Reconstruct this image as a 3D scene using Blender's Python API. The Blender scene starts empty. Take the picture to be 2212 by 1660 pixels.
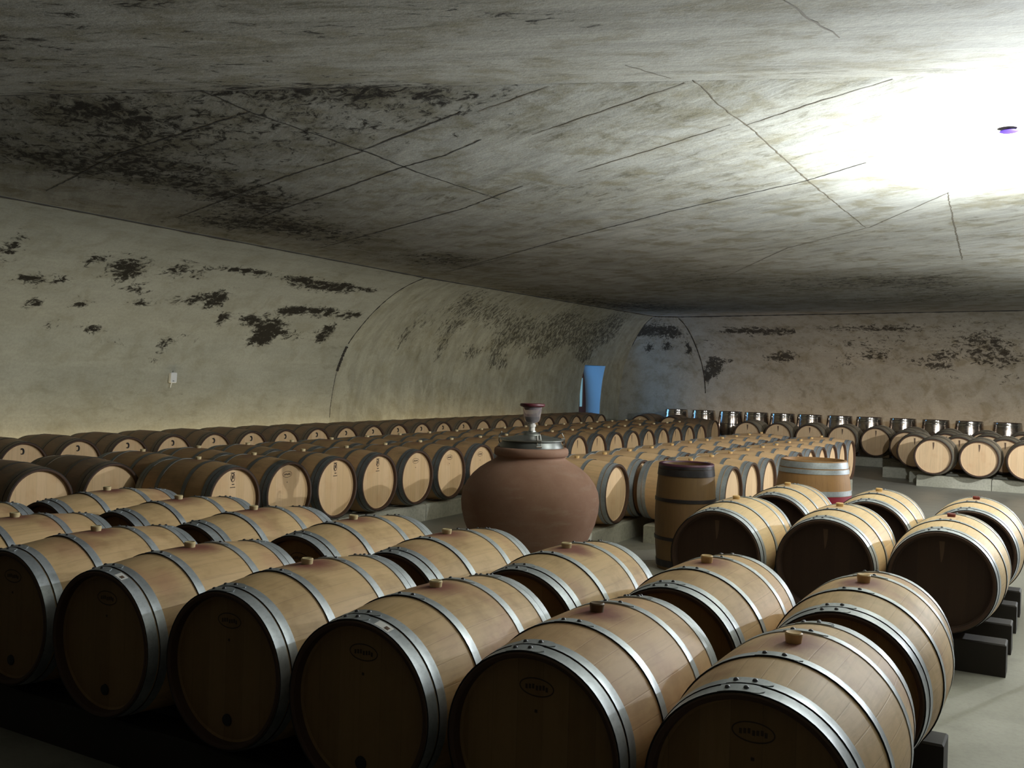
import bpy, math, random
from mathutils import Vector, Matrix
random.seed(7)
C = bpy.context.scene.collection
SC = bpy.context.scene
PI = math.pi
R_ = math.radians

# ------------------------------------------------------------------ camera
cam_d = bpy.data.cameras.new('camera'); cam = bpy.data.objects.new('camera', cam_d); C.objects.link(cam)
cam_d.sensor_width = 36.0; cam_d.lens = 34.10; cam_d.clip_start = 0.05; cam_d.clip_end = 200
Mc = ((0.865, 0.026, -0.501), (0.501, 0.007, 0.866), (0.026, -1.0, -0.007))
xr = Vector((Mc[0][0], Mc[1][0], Mc[2][0])); fw = Vector((Mc[0][2], Mc[1][2], Mc[2][2])).normalized()
xr = (xr - fw * xr.dot(fw)).normalized(); up = xr.cross(fw).normalized()
rot = Matrix((xr, up, -fw)).transposed()
cam.matrix_world = Matrix.Translation((0, 0, 1.69)) @ rot.to_4x4()
SC.camera = cam

# ------------------------------------------------------------------ light and exposure
SC.view_settings.view_transform = 'Standard'; SC.view_settings.look = 'None'
SC.view_settings.gamma = 1; SC.view_settings.use_curve_mapping = False
SC.view_settings.exposure = 0.0
w = bpy.data.worlds.new('world'); SC.world = w; w.use_nodes = True
w.node_tree.nodes['Background'].inputs[0].default_value = (0.02, 0.022, 0.025, 1)
w.node_tree.nodes['Background'].inputs[1].default_value = 0.1
def lamp(name, kind, loc, rot, energy, color, **kw):
    d = bpy.data.lights.new(name, kind); d.energy = energy; d.color = color
    for k, v in kw.items(): setattr(d, k, v)
    o = bpy.data.objects.new(name, d); C.objects.link(o); o.location = loc; o.rotation_euler = rot
    return o
LX, LY, LZ = 0.14, 7.2, 2.46          # head of the floodlight that washes the ceiling
lamp('ceiling_uplight', 'POINT', (LX, LY, LZ), (0, 0, 0), 1250, (0.90, 0.96, 1.0), shadow_soft_size=0.03)   # sits in an opaque bowl that shades what is near below it
L2X, L2Y = 2.3, 13.2                    # unseen second floodlight, added to brighten the far barrels and ceiling
lamp('far_fill_uplight', 'POINT', (L2X, L2Y, LZ), (0, 0, 0), 1000, (0.92, 0.96, 1.0), shadow_soft_size=0.03)
SC.cycles.diffuse_bounces = 8
WARM = (1.0, 0.84, 0.52)
lamp('left_wall_washer', 'AREA', (-11.08, 9.0, 0.42), (0, R_(178), 0), 34, WARM, shape='RECTANGLE', size=0.12, size_y=9.0)
lamp('far_left_wall_washer', 'AREA', (-11.08, 17.8, 0.42), (0, R_(178), 0), 28, WARM, shape='RECTANGLE', size=0.12, size_y=8.0)
lamp('back_wall_washer', 'AREA', (-4.2, 24.25, 0.30), (R_(180), 0, R_(-5)), 34, (1.0, 0.72, 0.46), shape='RECTANGLE', size=9.0, size_y=0.14)

# ------------------------------------------------------------------ helpers
def mesh(name, verts, faces, mat=None, smooth=None, mats=None, fmat=None):
    me = bpy.data.meshes.new(name); me.from_pydata([tuple(v) for v in verts], [], faces); me.update()
    if mats:
        for m in mats: me.materials.append(m)
        if fmat: me.polygons.foreach_set('material_index', fmat)
    elif mat: me.materials.append(mat)
    if smooth is not None:
        me.polygons.foreach_set('use_smooth', [True] * len(me.polygons))
        me.set_sharp_from_angle(angle=R_(smooth))
    return me
def obj(name, me, parent=None, loc=(0, 0, 0), rot=(0, 0, 0)):
    o = bpy.data.objects.new(name, me); C.objects.link(o); o.location = loc; o.rotation_euler = rot
    if parent: o.parent = parent
    return o
def tag(o, label=None, cat=None, group=None, kind=None):
    for k, v in (('label', label), ('category', cat), ('group', group), ('kind', kind)):
        if v: o[k] = v
    return o
def empty(name, loc, rot=(0, 0, 0)):
    o = bpy.data.objects.new(name, None); C.objects.link(o); o.location = loc; o.rotation_euler = rot; o.empty_display_size = .1
    return o
def copy_tree(o, parent=None):
    c = o.copy(); C.objects.link(c)
    if parent: c.parent = parent
    for ch in o.children: copy_tree(ch, c)
    return c
class G:                                   # geometry collector
    def __init__(s): s.v = []; s.f = []
    def add(s, v, f):
        n = len(s.v); s.v += [tuple(p) for p in v]; s.f += [tuple(i + n for i in q) for q in f]; return s
    def box(s, a, b):
        x0, y0, z0 = a; x1, y1, z1 = b
        return s.add([(x0,y0,z0),(x1,y0,z0),(x1,y1,z0),(x0,y1,z0),(x0,y0,z1),(x1,y0,z1),(x1,y1,z1),(x0,y1,z1)],
                     [(0,3,2,1),(4,5,6,7),(0,1,5,4),(1,2,6,5),(2,3,7,6),(3,0,4,7)])
    def lathe(s, prof, n, axis='Z', closed=False, cap0=False, cap1=False):
        v = []; f = []; k = len(prof)
        for i in range(n):
            a = 2 * PI * i / n; c, q = math.cos(a), math.sin(a)
            for (h, r) in prof: v.append((r*c, r*q, h) if axis == 'Z' else (r*q, h, r*c))
        for i in range(n):
            j = (i + 1) % n
            for m in range(k if closed else k - 1):
                p = (m + 1) % k
                q = (i*k+m, j*k+m, j*k+p, i*k+p)
                f.append(q if axis == 'Z' else q)
        if cap0: f.append(tuple(i*k for i in range(n))[::-1])
        if cap1: f.append(tuple(i*k + k - 1 for i in range(n)))
        return s.add(v, f)
    def tube(s, pts, r, n=8):
        pts = [Vector(p) for p in pts]; v = []; f = []
        for i, p in enumerate(pts):
            d = (pts[min(i+1, len(pts)-1)] - pts[max(i-1, 0)]).normalized()
            a = d.orthogonal().normalized(); b = d.cross(a)
            if i:                          # keep the frame from twisting
                a = (pa - d * pa.dot(d)).normalized(); b = d.cross(a)
            pa = a
            rr = r[i] if isinstance(r, (list, tuple)) else r
            for k in range(n):
                t = 2*PI*k/n; v.append(p + a*rr*math.cos(t) + b*rr*math.sin(t))
        for i in range(len(pts)-1):
            for k in range(n):
                l = (k+1) % n; f.append((i*n+k, i*n+l, (i+1)*n+l, (i+1)*n+k))
        f.append(tuple(range(n))[::-1]); f.append(tuple((len(pts)-1)*n + k for k in range(n)))
        return s.add(v, f)
    def mesh(s, name, mat, smooth=35): return mesh(name, s.v, s.f, mat, smooth)
def fixn(me):
    import bmesh
    b = bmesh.new(); b.from_mesh(me); bmesh.ops.recalc_face_normals(b, faces=b.faces); b.to_mesh(me); b.free(); return me

# ------------------------------------------------------------------ materials
class NT:
    def __init__(s, name):
        s.m = bpy.data.materials.new(name); s.m.use_nodes = True; s.t = s.m.node_tree; s.b = s.t.nodes['Principled BSDF']
    def n(s, t, **kw):
        x = s.t.nodes.new(t)
        for k, v in kw.items(): setattr(x, k, v)
        return x
    def l(s, a, b): s.t.links.new(a, b)
    def setin(s, sock, v):
        if hasattr(v, 'is_output') or isinstance(v, bpy.types.NodeSocket): s.l(v, sock)
        else: sock.default_value = v
    def math(s, op, a, b=0.0, c=0.0, clamp=False):
        x = s.n('ShaderNodeMath', operation=op, use_clamp=clamp)
        s.setin(x.inputs[0], a); s.setin(x.inputs[1], b); s.setin(x.inputs[2], c); return x.outputs[0]
    def vmul(s, a, v):
        x = s.n('ShaderNodeVectorMath', operation='MULTIPLY'); s.setin(x.inputs[0], a); s.setin(x.inputs[1], v); return x.outputs[0]
    def vadd(s, a, v):
        x = s.n('ShaderNodeVectorMath', operation='ADD'); s.setin(x.inputs[0], a); s.setin(x.inputs[1], v); return x.outputs[0]
    def noise(s, vec, scale, detail=4, rough=.55, dist=0):
        x = s.n('ShaderNodeTexNoise'); s.setin(x.inputs['Vector'], vec); x.inputs['Scale'].default_value = scale
        x.inputs['Detail'].default_value = detail; x.inputs['Roughness'].default_value = rough; x.inputs['Distortion'].default_value = dist
        return x.outputs['Fac']
    def step(s, v, a, b, lo=0., hi=1.):
        x = s.n('ShaderNodeMapRange', interpolation_type='SMOOTHSTEP'); s.setin(x.inputs['Value'], v)
        x.inputs['From Min'].default_value = a; x.inputs['From Max'].default_value = b
        x.inputs['To Min'].default_value = lo; x.inputs['To Max'].default_value = hi; return x.outputs[0]
    def mix(s, f, a, b):
        x = s.n('ShaderNodeMix', data_type='RGBA'); s.setin(x.inputs[0], f)
        for i, v in ((6, a), (7, b)):
            if isinstance(v, (tuple, list)): x.inputs[i].default_value = (*v[:3], 1)
            else: s.l(v, x.inputs[i])
        return x.outputs[2]
    def comb(s, x, y, z):
        q = s.n('ShaderNodeCombineXYZ'); s.setin(q.inputs[0], x); s.setin(q.inputs[1], y); s.setin(q.inputs[2], z); return q.outputs[0]
    def col(s, c):
        if isinstance(c, (tuple, list)): s.b.inputs['Base Color'].default_value = (*c[:3], 1)
        else: s.l(c, s.b.inputs['Base Color'])
        return s
    def rough(s, v): s.setin(s.b.inputs['Roughness'], v); return s
    def metal(s, v): s.b.inputs['Metallic'].default_value = v; return s
    def bump(s, h, st=.3, d=.01):
        x = s.n('ShaderNodeBump'); x.inputs['Strength'].default_value = st; x.inputs['Distance'].default_value = d
        s.l(h, x.inputs['Height']); s.l(x.outputs[0], s.b.inputs['Normal']); return s
def plain(name, c, rough=.6, metal=0., **kw):
    t = NT(name); t.col(c); t.rough(rough); t.metal(metal)
    for k, v in kw.items(): t.b.inputs[k].default_value = v
    return t.m

def concrete(name, src, sa, sb, light, dark, stain=.5, mould_noise=2.2, streak=.5, speck=1.0, shade_film=0., cover=.97):
    """src: 'wall' = the wall's own along / up-the-profile attribute, 'ceil' = position turned along the casting direction"""
    t = NT(name)
    if src == 'wall':
        at = t.n('ShaderNodeAttribute', attribute_name='wc'); vec = at.outputs['Vector']
    else:
        ge = t.n('ShaderNodeNewGeometry'); mp = t.n('ShaderNodeMapping'); mp.inputs['Rotation'].default_value = (0, 0, R_(src))
        t.l(ge.outputs['Position'], mp.inputs['Vector']); vec = mp.outputs[0]
    st = t.noise(t.vmul(vec, (sa, sb, 1)), 1.0, 6, .62, .3)            # casting streaks
    st2 = t.noise(t.vmul(vec, (sa * .8, sb * 2.6, 1)), 1.0, 5, .6, .5)
    big = t.noise(vec, .55, 4, .6); mid = t.noise(vec, 2.6, 6, .65, .4); fine = t.noise(vec, 26, 5, .7); vf = t.noise(vec, 90, 2, .6)
    sp = t.noise(t.vmul(vec, (min(1.6, max(.9, sa * .6)), min(2.6, max(.9, sb * .5)), 1)), 3.4, 8, .74, .5)     # speckled growth
    c = t.mix(t.step(big, .32, .68), dark, light)
    c = t.mix(t.math('MULTIPLY', t.step(st, .40, .60), streak), c, tuple(x * .60 for x in light))
    c = t.mix(t.math('MULTIPLY', t.step(st2, .50, .66), streak * .7), c, tuple(min(1, x * 1.18) for x in light))
    c = t.mix(t.math('MULTIPLY', t.step(mid, .46, .68), stain), c, (light[0]*.46, light[1]*.41, light[2]*.27))
    c = t.mix(t.math('MULTIPLY', t.math('MULTIPLY', t.step(sp, .49, .66), t.step(big, .62, .34)), min(1, stain * 1.1)), c, (light[0]*.20, light[1]*.175, light[2]*.105))
    c = t.mix(t.math('MULTIPLY', t.step(fine, .35, .7), .30 * speck), c, tuple(x * .52 for x in light))
    c = t.mix(t.math('MULTIPLY', t.step(vf, .55, .75), .25 * speck), c, tuple(min(1, x * 1.35) for x in light))
    am = t.n('ShaderNodeAttribute', attribute_name='mould_shade').outputs['Fac']
    if shade_film: c = t.mix(t.math('MULTIPLY', t.math('MULTIPLY', am, shade_film, clamp=True), t.step(mid, .25, .62, .55, 1.0)), c, (.115, .105, .07))  # puts grime and the dim ceiling's shade into the colour
    nm = t.noise(t.vmul(vec, (min(2.2, max(1.0, sa*.5)), min(1.7, max(1.0, sb*.5)), 1)), 6.5, 9, .78, .8)
    mm = t.math('MULTIPLY_ADD', t.math('SUBTRACT', nm, .5), mould_noise, am)
    c = t.mix(t.math('MULTIPLY', t.step(mm, .42, .74), cover), c, (.013, .010, .006))
    t.col(c).rough(.88); t.bump(t.math('ADD', fine, t.math('MULTIPLY', mid, .8)), .25, .012)
    t.b.inputs['Specular IOR Level'].default_value = .2
    return t.m

def stave_wood(name, a, b, dirt, dirt_amt, stain_amt, n=26, rough=.6, coat=0.):
    t = NT(name); tc = t.n('ShaderNodeTexCoord').outputs['Object']; sp = t.n('ShaderNodeSeparateXYZ'); t.l(tc, sp.inputs[0])
    rnd = t.n('ShaderNodeObjectInfo').outputs['Random']
    ang = t.math('ARCTAN2', sp.outputs[0], sp.outputs[2])
    u = t.math('MULTIPLY_ADD', ang, n / (2 * PI), t.math('MULTIPLY', rnd, 57.0))
    idx = t.math('FLOOR', u); fr = t.math('FRACT', u)
    wn = t.n('ShaderNodeTexWhiteNoise', noise_dimensions='2D'); t.l(t.comb(idx, rnd, 0), wn.inputs['Vector'])
    seam = t.math('ADD', t.step(fr, 0, .035, 1, 0), t.step(fr, .965, 1, 0, 1))
    off = t.vadd(tc, t.comb(t.math('MULTIPLY', rnd, 31.), t.math('MULTIPLY', rnd, 17.), 0))
    grain = t.noise(t.vmul(off, (26, 2.2, 26)), 1.6, 5, .65, .4)
    blot = t.noise(t.vmul(off, (1, .8, 1)), 5.0, 4, .6)
    blot2 = t.noise(off, 2.1, 3, .6)
    c = t.mix(wn.outputs['Value'], tuple(x*.7+y*.3 for x, y in zip(a, b)), tuple(x*.3+y*.7 for x, y in zip(a, b)))
    c = t.mix(t.math('MULTIPLY', t.step(grain, .42, .72), .30), c, tuple(x * .55 for x in a))
    c = t.mix(t.math('MULTIPLY', t.step(blot, .45, .75), dirt_amt), c, dirt)
    c = t.mix(t.math('MULTIPLY', t.step(blot2, .5, .72), stain_amt * .45), c, (.34, .12, .085))
    hv = t.step(t.math('FRACT', t.math('MULTIPLY', rnd, 7.13)), .55, 1.0)
    c = t.mix(t.math('MULTIPLY', hv, stain_amt * .35), c, (a[0]*.95, a[1]*.78, a[2]*.80))
    # wine spilt round the bung hole
    dx = t.math('MULTIPLY', sp.outputs[0], 1.15); dz = t.math('SUBTRACT', sp.outputs[2], .34)
    d2 = t.math('ADD', t.math('MULTIPLY', dx, dx), t.math('ADD', t.math('MULTIPLY', sp.outputs[1], sp.outputs[1]), t.math('MULTIPLY', dz, dz)))
    d = t.math('SQRT', d2)
    sm = t.math('MULTIPLY', t.step(t.math('MULTIPLY_ADD', t.math('SUBTRACT', blot, .5), .22, d), .03, .17, 1, 0), stain_amt)
    c = t.mix(sm, c, (.20, .055, .04))
    c = t.mix(t.math('MULTIPLY', seam, .13), c, (.05, .03, .015))
    t.col(c).rough(rough); t.bump(t.math('SUBTRACT', grain, t.math('MULTIPLY', seam, .8)), .18, .004)
    if coat: t.b.inputs['Coat Weight'].default_value = coat; t.b.inputs['Coat Roughness'].default_value = .06
    return t.m
def head_wood(name, a, b, rough=.65):
    t = NT(name); tc = t.n('ShaderNodeTexCoord').outputs['Object']; sp = t.n('ShaderNodeSeparateXYZ'); t.l(tc, sp.inputs[0])
    rnd = t.n('ShaderNodeObjectInfo').outputs['Random']
    u = t.math('MULTIPLY_ADD', sp.outputs[0], 11.0, t.math('MULTIPLY', rnd, 9.0)); idx = t.math('FLOOR', u); fr = t.math('FRACT', u)
    wn = t.n('ShaderNodeTexWhiteNoise', noise_dimensions='2D'); t.l(t.comb(idx, rnd, 0), wn.inputs['Vector'])
    off = t.vadd(tc, t.comb(t.math('MULTIPLY', rnd, 31.), 0, t.math('MULTIPLY', rnd, 17.)))
    grain = t.noise(t.vmul(off, (30, 5, 2)), 1.5, 5, .65, .3); blot = t.noise(off, 5, 3, .6)
    c = t.mix(wn.outputs['Value'], a, b)
    c = t.mix(t.math('MULTIPLY', t.step(grain, .45, .7), .22), c, tuple(x * .6 for x in a))
    c = t.mix(t.math('MULTIPLY', t.step(blot, .5, .75), .25), c, (a[0]*.8, a[1]*.55, a[2]*.4))
    c = t.mix(t.math('MULTIPLY', t.step(fr, 0, .03, 1, 0), .4), c, (.06, .035, .02))
    t.col(c).rough(rough); return t.m
def hoop_metal(name, a, b, rough, metal=.75):
    t = NT(name); tc = t.n('ShaderNodeTexCoord').outputs['Object']; rnd = t.n('ShaderNodeObjectInfo').outputs['Random']
    off = t.vadd(tc, t.comb(t.math('MULTIPLY', rnd, 31.), 0, 0))
    n1 = t.noise(off, 9, 4, .6); n2 = t.noise(off, 60, 3, .6)
    c = t.mix(t.step(n1, .35, .7), a, b); c = t.mix(t.math('MULTIPLY', t.step(n2, .45, .7), .3), c, tuple(x * .6 for x in a))
    t.col(c).metal(metal); t.rough(t.step(n1, .3, .7, rough - .07, rough + .1)); return t.m

M = {}
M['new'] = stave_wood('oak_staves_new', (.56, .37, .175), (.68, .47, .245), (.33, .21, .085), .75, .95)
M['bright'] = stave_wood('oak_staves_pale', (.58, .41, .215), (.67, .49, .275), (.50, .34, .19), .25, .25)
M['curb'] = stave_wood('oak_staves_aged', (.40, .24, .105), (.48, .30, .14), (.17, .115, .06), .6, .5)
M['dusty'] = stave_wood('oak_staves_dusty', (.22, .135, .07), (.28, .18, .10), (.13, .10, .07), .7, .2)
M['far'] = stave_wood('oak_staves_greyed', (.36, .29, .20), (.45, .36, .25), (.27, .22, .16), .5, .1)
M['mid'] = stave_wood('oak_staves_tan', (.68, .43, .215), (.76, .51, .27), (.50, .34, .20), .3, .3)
M['lacq'] = hoop_metal('mirror_dark_staves', (.44, .36, .30), (.54, .46, .39), .19, .95)
M['tun'] = stave_wood('acacia_staves', (.13, .07, .022), (.18, .10, .032), (.12, .07, .03), .5, .1)
M['hd_new'] = head_wood('head_oak_shaded', (.22, .125, .045), (.28, .165, .065))  # front heads turned from the lamp, their shade mixed into this tone
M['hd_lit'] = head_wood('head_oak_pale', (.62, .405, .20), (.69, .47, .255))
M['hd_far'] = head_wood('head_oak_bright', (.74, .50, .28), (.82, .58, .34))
M['hd_dark'] = head_wood('head_oak_deep_shade', (.034, .014, .006), (.05, .023, .011))  # shade on the trio's heads facing away from the lamp, put into colour
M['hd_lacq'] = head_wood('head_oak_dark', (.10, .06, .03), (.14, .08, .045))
M['galv'] = hoop_metal('galvanised_hoop', (.39, .42, .44), (.49, .52, .54), .5, .6)
M['dull'] = hoop_metal('dulled_hoop', (.16, .17, .165), (.23, .24, .23), .5, .5)
M['dust_hoop'] = hoop_metal('dusty_hoop', (.16, .125, .085), (.22, .175, .12), .7, .15)
M['grey_hoop'] = hoop_metal('greyed_hoop', (.36, .33, .26), (.45, .41, .33), .6, .3)
M['lacq_hoop'] = hoop_metal('mirror_dark_hoop', (.46, .42, .38), (.56, .52, .48), .13, .95)
M['black_hoop'] = hoop_metal('blackened_hoop', (.018, .016, .018), (.035, .03, .03), .45, .4)
M['rivet'] = plain('rivet_steel', (.10, .10, .11), .4, .8)
M['bung'] = plain('silicone_bung', (.62, .40, .16), .45, 0, **{'Subsurface Weight': .0})
M['bung_pale'] = plain('pale_bung', (.58, .46, .25), .5)
M['bung_red'] = plain('wine_red_bung', (.17, .022, .014), .5)
M['ink'] = plain('burnt_stamp', (.06, .035, .02), .8)
M['black'] = plain('black_iron', (.012, .012, .012), .5)
M['smear'] = plain('wine_smear', (.13, .075, .045), .8)
M['paper'] = plain('paper_sticker', (.86, .84, .80), .7)
M['red'] = plain('wine_red_band', (.26, .012, .03), .55)
M['chime'] = plain('dark_end_grain', (.075, .038, .022), .75); M['edge_shadow'] = plain('hoop_edge_shadow', (.012, .010, .008), .8)
M['beam'] = plain('tarred_timber', (.022, .017, .013), .75)
M['white'] = plain('white_plastic', (.72, .72, .68), .5)
M['violet'] = plain('violet_metal', (.030, .012, .12), .35, .3)

t = NT('terracotta'); tc = t.n('ShaderNodeTexCoord').outputs['Object']
n1 = t.noise(tc, 2.2, 6, .6); n2 = t.noise(t.vmul(tc, (1, 1, 5)), 3.5, 5, .6); n3 = t.noise(tc, 60, 3, .6)
c = t.mix(t.step(n1, .35, .65), (.24, .125, .078), (.30, .17, .115)); c = t.mix(t.math('MULTIPLY', t.step(n2, .5, .75), .55), c, (.33, .225, .165))
c = t.mix(t.math('MULTIPLY', t.step(n3, .5, .7), .2), c, (.20, .10, .065))
t.col(c).rough(.82); t.bump(n3, .1, .005); M['clay'] = t.m
M['steel'] = plain('brushed_steel', (.40, .42, .40), .33, .95); M['steel_d'] = plain('dull_steel', (.16, .165, .155), .42, .8)
M['chrome'] = plain('chrome', (.75, .75, .75), .12, 1.0)
M['wine'] = plain('red_wine', (.012, .003, .006), .12)
M['rubber'] = plain('dark_red_rubber', (.075, .008, .014), .45)
M['pot'] = plain('porcelain_neck', (.62, .58, .53), .35)
t = NT('clear_glass'); t.b.inputs['Transmission Weight'].default_value = .9; t.col((.90, .84, .86)).rough(.03); t.b.inputs['IOR'].default_value = 1.15; M['glass'] = t.m
t = NT('curb_concrete'); ge = t.n('ShaderNodeNewGeometry').outputs['Position']
n1 = t.noise(ge, 1.6, 6, .6); n2 = t.noise(ge, 30, 4, .7)
c = t.mix(t.step(n1, .35, .65), (.40, .385, .30), (.54, .52, .42)); c = t.mix(t.math('MULTIPLY', t.step(n2, .4, .7), .35), c, (.2, .19, .15))
t.col(c).rough(.85); t.bump(n2, .2, .008); M['curbc'] = t.m
t = NT('floor_concrete'); ge = t.n('ShaderNodeNewGeometry').outputs['Position']
n1 = t.noise(ge, .7, 6, .62, .4); n2 = t.noise(ge, 4, 6, .65, .3); n3 = t.noise(ge, 40, 4, .7)
c = t.mix(t.step(n1, .35, .65), (.255, .245, .205), (.325, .315, .27)); c = t.mix(t.math('MULTIPLY', t.step(n2, .48, .72), .4), c, (.16, .155, .13))
c = t.mix(t.math('MULTIPLY', t.step(n3, .45, .7), .25), c, (.15, .14, .12))
t.col(c).rough(t.step(n1, .3, .7, .34, .5)); t.bump(n3, .15, .005); M['floor'] = t.m
M['wall1'] = concrete('plastered_concrete', 'wall', 1.2, 5.0, (.385, .38, .305), (.32, .315, .245), .30, 3.0, .20)
M['wall2'] = concrete('streaked_concrete', 'wall', 5.0, .9, (.40, .39, .30), (.33, .32, .24), .40, 3.6, .5, cover=.74)
M['wall3'] = concrete('stained_back_concrete', 'wall', 2.2, 2.6, (.385, .37, .31), (.32, .305, .25), .55, 3.6, .25, cover=.88)
M['ceil'] = concrete('cast_ceiling_concrete', 33, 1.1, 6.5, (.47, .472, .425), (.37, .36, .295), .8, 2.3, .55, shade_film=1.25)
M['ceil2'] = concrete('smooth_ceiling_concrete', -20, .8, 6.0, (.40, .395, .345), (.31, .30, .245), .75, 2.8, .5, shade_film=1.0)
M['joint'] = plain('joint_grime_lit', (.13, .11, .075), .9); M['gap'] = plain('shadow_gap', (.03, .026, .02), .9)
M['darkwall'] = plain('bounce_cutting_wall', (.075, .065, .05), .9)  # unseen walls darkened to cut the bounce onto the front heads
M['reveal'] = plain('pale_reveal', (.20, .235, .245), .8)

# ------------------------------------------------------------------ room shell
H = 3.31
PZ = [0, .95, 1.24, 1.645, 1.85, 2.17, 2.455, 2.77, 3.04, 3.2, 3.31]
PI_ = [0, 0, .017, .058, .096, .18, .304, .476, .67, .836, 1]
def inset(z):
    for a in range(len(PZ) - 1):
        if z <= PZ[a+1] + 1e-9:
            # Catmull-Rom through the cove profile
            u = (z - PZ[a]) / (PZ[a+1] - PZ[a]); p1, p2 = PI_[a], PI_[a+1]
            m1 = 0 if a == 0 else (PI_[a+1]-PI_[a-1]) / (PZ[a+1]-PZ[a-1]) * (PZ[a+1]-PZ[a])
            m2 = (p2-p1) if a+2 >= len(PZ) else (PI_[a+2]-PI_[a]) / (PZ[a+2]-PZ[a]) * (PZ[a+1]-PZ[a])
            return (2*u**3-3*u**2+1)*p1 + (u**3-2*u**2+u)*m1 + (-2*u**3+3*u**2)*p2 + (u**3-u**2)*m2
    return 1
WB = [(-11.2,-8),(-11.2,5.5),(-11.3,13.16),(-10.95,24.9),(-8.5,25.1),(-5.8,24.9),(-.9,24.4),(9,23.6)]
WT = [(-8.95,-8),(-8.95,5.5),(-9.31,13.16),(-9.1,22.7),(-8.6,23.0),(-5.8,22.65),(-.9,22.0),(9,21.0)]
def wpt(s, u, z):
    b = Vector(WB[s]).lerp(Vector(WB[s+1]), u); t = Vector(WT[s]).lerp(Vector(WT[s+1]), u); p = b.lerp(t, inset(z))
    return (p.x, p.y, z)
MOULD = {   # per wall strip: fraction along, height, half width, half height, strength
1: [(0.17,2.67,0.158,0.058,1),(0.22,2.69,0.119,0.049,0.8),(0.31,2.9,0.254,0.113,1),(0.24,2.93,0.097,0.054,0.9),(0.36,2.69,0.235,0.059,0.7),(0.4,2.96,0.148,0.089,0.8),(0.45,2.93,0.122,0.061,0.8),(0.51,3.04,0.249,0.025,0.9),(0.58,3.03,0.258,0.032,1),(0.69,3.03,0.273,0.061,1),(0.77,3.0,0.283,0.057,1),(0.84,3.03,0.292,0.051,1),(0.92,3.04,0.189,0.03,0.9),(0.54,2.67,0.168,0.11,1.2),(0.49,2.66,0.094,0.088,0.8),(0.28,2.46,0.114,0.045,1),(0.2,2.42,0.109,0.043,1),(0.39,2.53,0.18,0.042,0.8),(0.45,2.6,0.136,0.043,0.8),(0.74,2.63,0.178,0.057,1),(0.79,2.67,0.218,0.051,1.2),(0.85,2.66,0.224,0.06,1.2),(0.94,2.66,0.232,0.046,1.2),(0.59,2.43,0.094,0.087,1),(0.66,2.45,0.221,0.069,1),(0.73,2.35,0.257,0.114,1.2),(0.72,2.17,0.215,0.086,1),(0.81,2.27,0.297,0.059,0.7),(0.9,2.27,0.17,0.108,0.9),(0.9,2.45,0.138,0.069,0.8),(0.33,2.18,0.165,0.047,1),(0.25,2.19,0.09,0.034,0.9),(0.49,2.01,0.09,0.077,0.8),(0.48,1.81,0.129,0.064,0.6),(0.1,2.94,0.124,0.148,0.7),(0.39,2.0,0.367,0.061,0.35),(0.52,2.12,0.391,0.065,0.4)],
2: [(0.6,2.58,0.478,0.234,1),(0.71,2.7,0.497,0.221,1),(0.82,2.75,0.517,0.207,1),(0.2,3.1,0.43,0.172,0.6),(0.23,2.6,0.359,0.215,0.6),(0.24,2.17,0.146,0.146,0.9),(0.34,2.17,0.289,0.135,0.8),(0.42,2.03,0.18,0.16,0.9),(0.46,1.97,0.143,0.123,0.9),(0.57,2.31,0.297,0.17,1),(0.78,2.27,0.406,0.162,1),(0.48,2.6,0.504,0.242,0.7),(0.41,2.41,0.296,0.177,0.7),(0.13,2.66,0.425,0.255,0.4),(0.6,3.0,0.828,0.228,0.7),(0.82,3.04,0.674,0.225,0.8),(0.39,2.87,0.763,0.21,0.55),(0.29,2.99,0.634,0.199,0.5),(0.12,2.32,0.086,0.137,0.7)],
3: [(0.16,2.99,0.541,0.096,1.2),(0.64,2.97,0.478,0.119,1.2),(-0.05,2.96,0.302,0.097,1),(0.28,2.58,0.172,0.098,1),(0.55,2.6,0.171,0.098,1),(0.88,2.56,0.109,0.146,1.1),(0.25,3.24,0.584,0.117,0.4)],
4: [(0.47,3.0,0.517,0.046,1),(0.72,2.97,0.509,0.057,1.1),(0.97,2.97,0.5,0.044,1),(0.13,2.15,0.182,0.158,1.3),(0.07,1.93,0.147,0.122,1),(0.27,2.25,0.264,0.048,0.8),(0.75,2.35,0.349,0.07,0.8),(0.86,2.41,0.161,0.115,0.8),(0.01,1.8,0.099,0.123,1),(0.22,2.65,0.713,0.119,0.4),(0.78,1.69,0.353,0.059,0.4)],
5: [(0.19,3.03,0.647,0.043,1),(0.36,3.03,0.633,0.053,1),(0.5,3.01,0.621,0.041,0.9),(0.21,2.28,0.179,0.134,1),(0.33,2.42,0.263,0.088,1.2),(0.38,2.43,0.152,0.109,1.2),(0.5,2.32,0.322,0.064,0.8),(0.58,2.27,0.256,0.085,1),(0.65,2.18,0.212,0.106,1.2),(0.67,2.43,0.23,0.105,1.2),(0.69,1.94,0.17,0.085,0.9),(0.85,2.48,0.306,0.183,1.3),(0.91,2.32,0.407,0.142,1.1),(0.83,2.8,0.201,0.1,1),(0.94,1.95,0.185,0.072,1),(0.75,2.7,0.612,0.225,0.55),(0.49,2.76,0.949,0.211,0.5),(0.94,2.76,0.495,0.198,0.6),(0.8,3.08,0.592,0.099,0.5),(0.26,2.72,0.653,0.131,0.4),(0.16,2.6,0.665,0.111,0.4)]}
DOOR_Y0, DOOR_Y1, DOOR_Z = 22.52, 23.72, 2.05
ZL = sorted(set([0, .4, .7] + [.95 + .075*k for k in range(32)] + [DOOR_Z, H])); ZL = [z for z in ZL if z <= H]
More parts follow.
